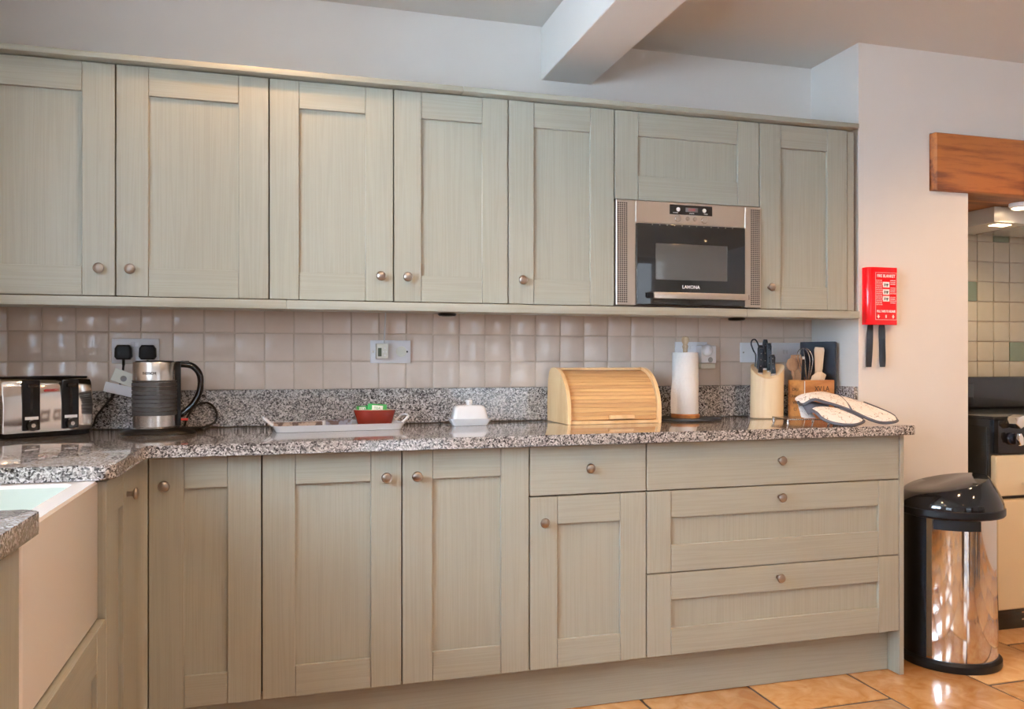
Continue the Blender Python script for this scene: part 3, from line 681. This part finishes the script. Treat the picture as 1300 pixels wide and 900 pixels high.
# bowl
bx, by = .322, 2.895
t = thing('oval_bowl', 'small red-brown glazed oval bowl holding green packets on the tray', 'bowl', (bx, by, CZ + .0054), R(-6))
B().lathe([(.052, 0), (.058, .004), (.072, .050), (.073, .053), (.0715, .0545)], sx=1.02, sy=.62, seg=40, cap1=False).build('bowl_outside', redceram, t)
B().lathe([(.0715, .0545), (.068, .0535), (.055, .010), (0, .008)], sx=1.02, sy=.62, seg=40, cap1=False).build('bowl_inside', creamgl, t)
for i, (lab, dx, dy, rz, ry, rx) in enumerate((('green packet with white print propped at the front of the red bowl', .006, -.012, -6, 4, -18), ('green packet at the left edge of the red bowl', -.040, .0, 12, -3, -25), ('dark green packet at the back of the red bowl', -.01, .016, 4, -4, -15))):
    p = thing('drink_packet', lab, 'packet', (bx + dx, by + dy, CZ + .045), 0, 'green drink packets in the red bowl')
    p.rotation_euler = (R(rx), R(ry), R(rz))
    ww = (.033, .020, .030)[i]
    B().box(-ww, ww, -.002, .002, -.012, .036 - .006 * i, .0015).build('packet_body', greenpk, p)
    if i < 2: B().box(-ww * .55, ww * .6, -.0026, -.002, .012, .030 - .005 * i).build('packet_label', whiteprint, p); text('TEA', .013, greenpk, p, (0, -.0028, .020 - .003 * i))
p = thing('flat_packet', 'flat white and green packet lying on the tray right of the bowl', 'packet', (.352, 2.79, CZ + .0056), R(10))
B().box(-.030, .030, -.018, .018, 0, .005, .002).build('packet_body', whiteprint, p); B().box(-.01, .022, -.010, .010, .005, .0056).build('packet_label', greenpk, p)

# butter dish
t = thing('butter_dish', 'white ceramic butter dish with a knobbed lid', 'dish', (.658, 2.875, CZ), R(-2))
B().loft([rrect(-.060, .060, -.036, .036, .008, 0), rrect(-.062, .062, -.038, .038, .008, .003), rrect(-.074, .074, -.047, .047, .010, .024), rrect(-.0745, .0745, -.0475, .0475, .010, .0255), rrect(-.070, .070, -.044, .044, .010, .0245), rrect(-.058, .058, -.034, .034, .008, .008)]).build('dish_base', ceramic, t)
B().loft([rrect(-.064, .064, -.038, .038, .012, .018), rrect(-.0635, .0635, -.0375, .0375, .012, .030), rrect(-.056, .056, -.031, .031, .014, .062), rrect(-.052, .052, -.028, .028, .014, .068), rrect(-.044, .044, -.022, .022, .012, .072)]).build('dish_lid', ceramic, t)
kb = B().lathe([(.0105, .071), (.0105, .076), (.0122, .080), (.0122, .089), (.011, .091), (0, .0915)], seg=24, cap1=False).build('lid_knob', ceramic, t)
B().lathe([(.0012, -.0120), (.001, -.0126), (0, -.0126)], 0, .083, 8, 'y', cap1=False).build('knob_dot', blackprint, kb)

# bread bin (roll-top)
BW, BD, BH = .372, .235, .2065
t = thing('bread_bin', 'honey-coloured bamboo roll-top bread bin on the worktop', 'bread bin', (1.001, 2.777, CZ))
def arcprof(off=0, n=14):
    p = []
    a0 = .165   # quarter ellipse from the front upright to the top
    for i in range(n + 1):
        th_ = R(90 * i / n)
        p.append((off + (a0 - off) - (a0 - off) * math.cos(th_) ** 1.0, .045 + (BH - .045 - off) * math.sin(th_)))
    return p
side = [(0, 0)] + arcprof() + [(.195, BH - .003), (.215, BH - .018), (.228, BH - .055), (.235, .07), (BD, 0)]
for x in (0, BW - .014): B().prism(side, x, x + .014, 'x', .0015, 1).build('side_panel', pine, t)
B().box(.014, BW - .014, .004, BD - .004, 0, .012, .001, 1).build('bottom_board', pine, t)
B().box(.014, BW - .014, .150, .200, BH - .011, BH - .001, .002).build('top_board', pine, t)
B().box(.014, BW - .014, BD - .012, BD - .003, .012, .150).build('back_board', pine, t)
B().prism([(.2, BH - .012), (.222, BH - .052), (.229, .15), (.222, .15), (.214, BH - .055), (.194, BH - .018)], .014, BW - .014, 'x').build('upper_back_board', pine, t)
# tambour: individual slats along the inner curve
pts = [(.014, .014), (.013, .03)] + arcprof(.012, 60)
cum = [0]
for p, q in zip(pts, pts[1:]): cum.append(cum[-1] + math.dist(p, q))
def at(s_):
    for k in range(len(cum) - 1):
        if cum[k + 1] >= s_:
            f = (s_ - cum[k]) / max(1e-9, cum[k + 1] - cum[k]); return (pts[k][0] + (pts[k + 1][0] - pts[k][0]) * f, pts[k][1] + (pts[k + 1][1] - pts[k][1]) * f)
    return pts[-1]
door = B().prism([(p[0] + .006, p[1]) for p in pts] + [(p[0] + .0075, p[1] - .001) for p in pts[::-1]], .015, BW - .015, 'x').build('roll_door', crate, t)
L = cum[-1] - .012; ns = 17
for k in range(ns):
    p, q = at(L * k / ns), at(L * (k + 1) / ns)
    d_ = Vector((q[0] - p[0], q[1] - p[1])); ln = d_.length; ang_ = math.atan2(d_.y, d_.x)
    M = Matrix.Translation((0, p[0], p[1])) @ Matrix.Rotation(ang_, 4, 'X')
    B().box(.0148, BW - .0148, .0005, ln - .0005, -.006, 0, .0005, 1, M).build('slat', bamboo, door)
B().box(.165, .263, .000, .014, .018, .031, .002).build('pull_handle', pine, door)

# slate mat, paper towel
t = tag(B().lathe([(.128, 0), (.131, .003), (.130, .006), (0, .006)], seg=56, cap1=False).build('round_mat', slate, None, (1.549, 2.905, CZ + .0003)), 'round dark slate mat under the paper towel holder', 'mat')
z0 = CZ + .0062
t = thing('paper_towel_holder', 'wooden paper towel holder with round base and knobbed pole', 'holder', (1.549, 2.925, z0))
B().lathe([(.055, 0), (.0565, .003), (.0565, .012), (.054, .016), (0, .016)], seg=40, cap1=False).build('base', crate, t)
B().lathe([(.009, .016), (.009, .272), (.012, .282), (.0085, .290), (.013, .300), (.0155, .310), (.012, .320), (0, .323)], seg=24, cap1=False).build('pole', spoonw, t)
t = thing('paper_towel_roll', 'white paper towel roll standing on the wooden holder', 'paper roll', (1.549, 2.925, z0 + .0165))
B().lathe([(.019, 0), (.0505, 0), (.0512, .002), (.0512, .240), (.050, .242), (.019, .242), (.0185, .24), (.0185, .002)], seg=48, cap0=False, cap1=False).build('roll', paperm, t)
# loose end sheet
rings = []
for i in range(12):
    s_ = i / 11; zz = .002 + s_ * .165
    out_ = .016 * math.sin(min(1, 1.25 * (1 - s_)) * math.pi * .5) * (1 if s_ < .9 else .5)
    base_ = Vector((-.047, -.021, zz)); tip = Vector((-.052 - out_, -.010 + .01 * s_, zz))
    rings.append([base_, (base_ + tip) / 2 + Vector((-.002, -.002, 0)), tip, tip + Vector((.001, .001, 0)), (base_ + tip) / 2 + Vector((-.001, 0, 0)), base_ + Vector((.001, .001, 0))])
B().loft(rings).build('loose_sheet', paperm, t)

# knife block
kbx, kby = 1.905, 2.905
t = thing('knife_block', 'pale wooden oval knife block with a dished slanting top', 'knife block', (kbx, kby, CZ), R(-28))
n = 40; rings = []
def ktop(x, y): return .188 + .60 * (y) + 5.0 * x * x
for lv in (0, .003, .05, .12, None):
    rg = []
    for k in range(n):
        a_ = 2 * math.pi * k / n; rx, ry = .0655 - (.002 if lv == 0 else 0), .048 - (.002 if lv == 0 else 0)
        x, y = rx * math.cos(a_), ry * math.sin(a_)
        z = lv if lv is not None else ktop(x, y)
        rg.append(Vector((x + z * .012, y, z)))
    rings.append(rg)
for f_ in (.7, .35):
    rg = []
    for k in range(n):
        a_ = 2 * math.pi * k / n; x, y = .0655 * f_ * math.cos(a_), .048 * f_ * math.sin(a_); z = ktop(x, y); rg.append(Vector((x + z * .012, y, z - .004)))
    rings.append(rg)
B().loft(rings).build('block', beech, t, ang=30)
a_k = R(-28)
def kpos(lx, ly): return (kbx + lx * math.cos(a_k) - ly * math.sin(a_k), kby + lx * math.sin(a_k) + ly * math.cos(a_k))
for i, (lx, ly, hl, tilt, lab) in enumerate(((-.026, -.016, .105, 3, 'black riveted knife handle at the front left of the block'), (-.006, .018, .125, 2, 'tallest black knife handle at the back of the block'), (.012, .002, .118, -1, 'black knife handle in the middle right of the block'), (.024, -.022, .082, -2, 'short black knife handle at the front right of the block'), (-.030, .012, .10, 5, 'black knife handle behind the front left knife in the block'))):
    px, py = kpos(lx, ly); zt = CZ + ktop(lx, ly) - .004
    k_ = thing('kitchen_knife', lab, 'knife', (px, py, zt), 0, 'black-handled knives in the block')
    k_.rotation_euler = (R(-12), R(tilt), a_k)
    B().box(-.010, .010, -.0015, .0015, -.008, .014, .0005, 1).build('blade', steel, k_)
    hd = B().prism([(-.0095, .006), (.0095, .006), (.0085, hl * .5), (.011, hl * .88), (.008, hl), (-.008, hl), (-.0105, hl * .88), (-.0085, hl * .5)], -.0085, .0085, 'y', .003, 2).build('handle', blackp, k_)
    for q in (.25, .5, .75): B().lathe([(.0022, -.0085), (.002, -.0091), (0, -.0091)], 0, hl * q + .005, 10, 'y', cap1=False).build('rivet', steel, hd)
    B().box(-.0075, .0075, -.008, .008, hl - .001, hl + .002, .001, 1).build('end_cap', steel, hd)
px, py = kpos(-.045, .02)
sc_ = thing('kitchen_scissors', 'black looped scissor handle rising from the knife block', 'scissors', (px, py, CZ + .19), a_k)
B().tube(smooth([(-.002, 0, -.01), (.004, 0, .06), (-.006, 0, .085), (-.014, 0, .11), (-.010, 0, .126), (.002, 0, .128), (.012, 0, .112), (.018, 0, .085), (.016, 0, .05), (.010, 0, -.01)], 6), .0028, 8).build('finger_loop', blackp, sc_)

# utensil caddy
ca = R(8)
t = thing('utensil_caddy', 'brown wooden wine-crate caddy holding kitchen utensils', 'caddy', (2.0125, 2.805, CZ), ca)
W2, D2, H2, T2 = .158, .094, .154, .009
B().box(0, W2, 0, T2, 0, H2, .003).build('front_panel', crate, t)
B().box(0, W2, D2 - T2, D2, 0, H2, .003).build('back_panel', crate, t)
B().box(0.0005, T2, T2, D2 - T2, 0, H2, .001, 1).build('side_panel', crate, t)
B().box(W2 - T2, W2 - .0005, T2, D2 - T2, 0, H2, .001, 1).build('side_panel', crate, t)
B().box(T2, W2 - T2, T2, D2 - T2, .0, .008).build('bottom_panel', crate, t)
B().tube([(0, 0, .003), (0, 0, H2 - .003)], .0016, 6).build('corner_edge', whiteprint, t)
text('XV LA', .030, blackprint, t, (.090, -.0006, .118), sx=.95); text('CHATEAU', .022, blackprint, t, (.085, -.0006, .085)); text('BORDEAUX', .016, blackprint, t, (.085, -.0006, .055))
for z, tx in ((.115, 'CRU'), (.088, 'GRAND'), (.062, 'VIN'), (.035, 'CI')): text(tx, .017, blackprint, t, (-.0006, .052, z), (R(90), 0, R(-90)))
def loc(lx, ly): return (2.0125 + lx * math.cos(ca) - ly * math.sin(ca), 2.805 + lx * math.sin(ca) + ly * math.cos(ca))
def utensil(name, lab, lx, ly, rx, ry, group='utensils in the wooden caddy', cat='utensil', z=.012, rz=0):
    x, y = loc(lx, ly); u = thing(name, lab, cat, (x, y, CZ + z), 0, group); u.rotation_euler = (R(rx), R(ry), R(rz) - math.atan(.285)); return u
u = utensil('wooden_spatula', 'pale flat wooden spatula standing tallest in the caddy', .098, .040, -3, 4)
B().prism([(-.006, 0), (.006, 0), (.008, .14), (.017, .19), (.021, .265), (.018, .276), (-.018, .276), (-.021, .265), (-.014, .19), (-.008, .14)], -.003, .003, 'y', .0015, 2).build('spatula_body', spoonw, u)
u = utensil('wooden_spoon', 'pale wooden spoon with its bowl resting at the caddy rim', .060, .022, -2, 10, rz=0)
B().tube([(0, 0, .0), (.0, 0, .125)], .0055).build('spoon_handle', spoonw, u)
sp = B(); sp.lathe([(.002, -.032), (.014, -.024), (.022, 0), (.017, .020), (.002, .032)], seg=24, M=Matrix.Translation((.0, -.002, .155)) @ Matrix.Rotation(R(62), 4, 'Y') @ Matrix.Scale(.45, 4, (0, 1, 0)))
sp.build('spoon_bowl', spoonw, u)
u = utensil('wooden_spoon', 'dark brown round wooden spoon at the back left of the caddy', .022, .072, -2, -3)
B().tube([(0, 0, 0), (0, 0, .19)], .005).build('spoon_handle', spoond, u)
B().lathe([(.002, -.03), (.02, -.02), (.027, 0), (.02, .02), (.002, .03)], seg=24, M=Matrix.Translation((0, 0, .205)) @ Matrix.Scale(.3, 4, (0, 1, 0))).build('spoon_bowl', spoond, u)
u = utensil('wooden_paddle', 'brown wooden paddle spoon standing behind the whisk in the caddy', .044, .076, -1, -3)
B().prism([(-.005, 0), (.005, 0), (.006, .13), (.022, .16), (.028, .21), (.020, .245), (-.020, .245), (-.028, .21), (-.022, .16), (-.006, .13)], -.003, .003, 'y', .0015, 2).build('paddle_body', spoond, u)
u = utensil('black_utensil', 'slim black utensil handle leaning left in the caddy', .010, .030, -2, 3)
B().box(-.0055, .0055, -.004, .004, 0, .225, .002).build('handle', blackp, u); B().box(-.005, .005, -.003, .003, .225, .238, .002).build('end_cap', steel, u)
u = utensil('balloon_whisk', 'steel balloon whisk standing head up in the caddy', .072, .046, -2, -5)
B().tube([(0, 0, 0), (0, 0, .12)], .007).build('handle', steel, u)
wk = B()
for k in range(5):
    a_ = math.pi * k / 5
    wk.tube(smooth([(0, 0, .12), (.020 * math.cos(a_), .020 * math.sin(a_), .17), ((.033) * math.cos(a_), .025 * math.sin(a_), .225), (.022 * math.cos(a_), .022 * math.sin(a_), .262), (0, 0, .272), (-.022 * math.cos(a_), -.022 * math.sin(a_), .262), (-.033 * math.cos(a_), -.033 * math.sin(a_), .225), (-.020 * math.cos(a_), -.020 * math.sin(a_), .17), (0, 0, .12)], 5), .0016, 6)
wk.build('wire_loops', steel, u)
u = utensil('wooden_fork', 'pale wooden utensil tip at the right rear of the caddy', .118, .070, -2, 6)
B().prism([(-.006, 0), (.006, 0), (.008, .12), (.018, .15), (.016, .185), (.006, .205), (-.006, .205), (-.014, .18), (-.016, .15), (-.008, .12)], -.003, .003, 'y', .0015, 2).build('fork_body', spoonw, u)

# dark board leaning in the corner
t = tag(B().prism([(0, 0), (.158, 0), (.158, .308), (.155, .311), (.003, .311), (0, .308)], -.005, .005, 'y', .001, 1).build('chopping_board', darkboard, None, (2.129, 2.9955, CZ)), 'black rectangular board leaning in the corner behind the caddy', 'board')
t.rotation_euler = (0, 0, math.atan2(2.862 - 2.995, 2.192 - 2.131))

# trivet
t = thing('trivet', 'silver metal trivet with beaded edge and short legs', 'trivet', (1.905, 2.68, CZ), R(-12))
TZ = .012
B().loft([rrect(-.085, .085, -.075, .075, .008, TZ), rrect(-.085, .085, -.075, .075, .008, TZ + .004)]).build('plate', steel, t)
bd = B()
for k in range(22):
    bd.lathe([(.0005, -.003), (.0028, 0), (.0005, .003)], -.082 + k * .0078, -.0765, 8, M=Matrix.Translation((0, 0, TZ + .002)))
o = bd.build('bead_row', chrome, t); o['kind'] = 'stuff'
for x, y in ((-.078, -.068), (.078, -.068), (-.078, .068), (.078, .068)):
    B().lathe([(.0055, 0), (.0055, .004), (.003, .006), (.003, TZ)], x, y, 12).build('foot', chrome, t)

# oven gloves
def curve_at(pts, n): 
    q = smooth(pts, 8); L_ = [0]
    for a_, b_ in zip(q, q[1:]): L_.append(L_[-1] + (b_ - a_).length)
    o_ = []
    for i in range(n + 1):
        s_ = L_[-1] * i / n; k = 0
        while k < len(L_) - 2 and L_[k + 1] < s_: k += 1
        f_ = (s_ - L_[k]) / max(1e-9, L_[k + 1] - L_[k]); o_.append(q[k].lerp(q[k + 1], f_))
    return o_
def pad(front, back, puff, name, parent, mat, nrm=Vector((-.25, -.75, .6)).normalized(), n=28, m=10):
    front = [Vector(p) - GO for p in front]; back = [Vector(p) - GO for p in back]
    F, K = curve_at(front, n), curve_at(back, n); top, bot = [], []
    for i in range(n + 1):
        e = math.sin(math.pi * min(1, max(0, i / n))) ** .45
        top.append([F[i].lerp(K[i], j / m) + nrm * puff * e * math.sin(math.pi * j / m) ** .6 for j in range(m + 1)])
        bot.append([F[i].lerp(K[i], j / m) - nrm * puff * .25 * e * math.sin(math.pi * j / m) ** .6 for j in range(m + 1)])
    b_ = B(); rg = [t_ + bt[::-1][1:-1] for t_, bt in zip(top, bot)]
    b_.loft(rg); return b_.build(name, mat, parent, ang=80), F, K
GO = Vector((1.98, 2.50, GZ1)); g_ = thing('oven_glove', 'white printed double oven glove with grey binding at the worktop end', 'oven glove', GO)
DX = Vector((-.008, .012, .003))
AF = [(1.825, 2.56, .987), (1.826, 2.54, .977), (1.839, 2.53, .984), (1.862, 2.52, .998), (1.904, 2.51, .987), (1.946, 2.50, .975), (1.978, 2.49, .963), (2.007, 2.48, .950), (2.048, 2.465, .929), (2.092, 2.45, .914), (2.150, 2.455, .914), (2.186, 2.475, .918)]
AK = [(1.825, 2.58, .995), (1.836, 2.59, 1.002), (1.873, 2.61, 1.012), (1.925, 2.62, 1.019), (1.978, 2.63, 1.021), (2.037, 2.63, 1.009), (2.081, 2.61, .997), (2.113, 2.58, .983), (2.140, 2.555, .969), (2.170, 2.52, .950), (2.190, 2.50, .935), (2.190, 2.485, .922)]
padA, F, K = pad([Vector(p) + DX for p in AF], [Vector(p) + DX for p in AK], .017, 'upper_mitt', g_, glovecloth)
B().tube(F, .0055, 8).build('binding', greybind, padA); B().tube(K[20:], .005, 8).build('binding', greybind, padA)
sm = [F[14].lerp(K[14], j / 8) + Vector((-.25, -.75, .6)).normalized() * .0135 * math.sin(math.pi * (.08 + .84 * j / 8)) ** .6 for j in range(9)]
B().tube(sm, .0035, 8).build('pocket_seam', greybind, padA)
BF = [(1.822, 2.50, .965), (1.822, 2.47, .955), (1.828, 2.45, .938), (1.858, 2.44, .924), (1.892, 2.437, .917), (1.924, 2.437, .914), (1.957, 2.437, .914), (1.988, 2.443, .920), (2.004, 2.452, .926)]
BK = [(1.828, 2.51, .968), (1.845, 2.51, .974), (1.873, 2.51, .976), (1.900, 2.51, .974), (1.926, 2.505, .971), (1.950, 2.50, .963), (1.975, 2.49, .952), (1.995, 2.475, .940), (2.005, 2.460, .930)]
padB, F, K = pad(BF, BK, .009, 'lower_mitt', g_, glovecloth)
B().tube(F, .0055, 8).build('binding', greybind, padB); B().tube(K[16:], .005, 8).build('binding', greybind, padB)
# inner side of the fold between both mitts
padC, F, K = pad([(1.826, 2.525, .945), (1.85, 2.52, .955), (1.88, 2.515, .955), (1.92, 2.51, .955)], [(1.825, 2.565, .983), (1.85, 2.56, .995), (1.89, 2.555, .988), (1.93, 2.55, .978)], .004, 'fold_lining', g_, greybind)
tail, F, K = pad([(1.822, 2.56, .935), (1.835, 2.55, .932), (1.85, 2.545, .932), (1.87, 2.54, .932)], [(1.822, 2.585, .99), (1.835, 2.60, .995), (1.85, 2.60, .99), (1.87, 2.60, .985)], .006, 'folded_end', g_, glovecloth)

# ------------------------------------------------------------------ bin
bcx, bcy = 2.47, 2.552
t = thing('pedal_bin', 'polished steel bin with glossy black domed lid and black base', 'bin', (bcx, bcy, 0))
B().lathe([(.178, 0), (.180, .004), (.180, .026), (.170, .036), (.166, .036)], seg=56).build('base_ring', blackp, t)
n = 64
def sector(a0, a1, r, z0_, z1_, name, mat, th_=.004, k=48):
    b_ = B(); o_ = [(r * math.cos(R(a0 + (a1 - a0) * i / k)), r * math.sin(R(a0 + (a1 - a0) * i / k))) for i in range(k + 1)]
    i_ = [((r - th_) * math.cos(R(a1 - (a1 - a0) * i / k)), (r - th_) * math.sin(R(a1 - (a1 - a0) * i / k))) for i in range(k + 1)]
    return b_.prism(o_ + i_, z0_, z1_).build(name, mat, t)
sector(-160, 108, .1655, .036, .57, 'steel_body', mirror, k=96)
sector(108, 200, .1665, .036, .57, 'rear_spine', blackp)
B().lathe([(.166, .555), (.186, .560), (.191, .566), (.191, .588), (.188, .592), (.182, .592)], seg=64).build('lid_rim', blackp, t)
rings = []
for lv in (0, .15, .35, .6, .8, .93, 1.0):
    rg = []
    for k in range(n):
        a_ = 2 * math.pi * k / n; ca_, sa_ = math.cos(a_), math.sin(a_)
        ux = ca_ * math.cos(R(20)) - sa_ * math.sin(R(20)) * -1 * 0 - 0   # slope direction towards +x
        zt = .672 + .030 * ca_ - .010 * sa_
        r_ = .1885 - .0385 * lv ** 1.7 - (.010 if ca_ > 0 else 0) * lv * ca_
        rg.append(Vector((r_ * ca_ - .008 * lv, r_ * sa_, .590 + (zt - .590) * lv)))
    rings.append(rg)
rg = [Vector((v.x * .965, v.y * .965, v.z + .003)) for v in rings[-1]]; rings.append(rg)
for f_ in (.7, .4): rings.append([Vector((v.x * f_, v.y * f_, v.z + .004 * (1 - f_) + (-(1 - f_) * .030 * v.x / .16))) for v in rg])
B().loft(rings).build('lid', blackg, t, ang=28)
hb = sector(-150, -98, .178, .520, .556, 'latch_handle', blackp, .014, 16)

# ------------------------------------------------------------------ dining furniture added out of view, giving the bin dark reflections
darkw = grain('dark_stained_wood', (.030, .014, .008), (.060, .028, .014), (60, 60, 6), .4, .1)
def added_dining_table(x, y):
    t = thing('added_dining_table', 'dark wooden dining table added behind the camera for dark reflections', 'table', (x, y, 0))
    B().box(-.75, .75, -.42, .42, .725, .755, .004).build('tabletop', darkw, t)
    B().box(-.68, .68, -.35, .35, .64, .724).build('apron', darkw, t)
    for sx in (-1, 1):
        for sy in (-1, 1): B().box(sx * .67 - .035, sx * .67 + .035, sy * .34 - .035, sy * .34 + .035, 0, .724, .003).build('leg', darkw, t)
added_dining_table(2.7, .3)
def chair(x, y, rz, lab):
    t = thing('added_dining_chair', lab, 'chair', (x, y, 0), rz, 'dark dining chairs')
    B().box(-.21, .21, -.21, .21, .44, .465, .006).build('seat', darkw, t)
    for sx in (-1, 1):
        B().box(sx * .19 - .018, sx * .19 + .018, .165, .205, 0, .44).build('leg', darkw, t)
        B().box(sx * .19 - .018, sx * .19 + .018, -.205, -.165, 0, .95).build('leg', darkw, t)
    for z in (.60, .74, .88): B().box(-.17, .17, -.195, -.178, z, z + .055, .003).build('back_slat', darkw, t)
chair(2.35, .95, R(180), 'dark wooden chair added at the near left of the dining table for dark reflections')
chair(3.05, .95, R(180), 'dark wooden chair added at the near right of the dining table for dark reflections')
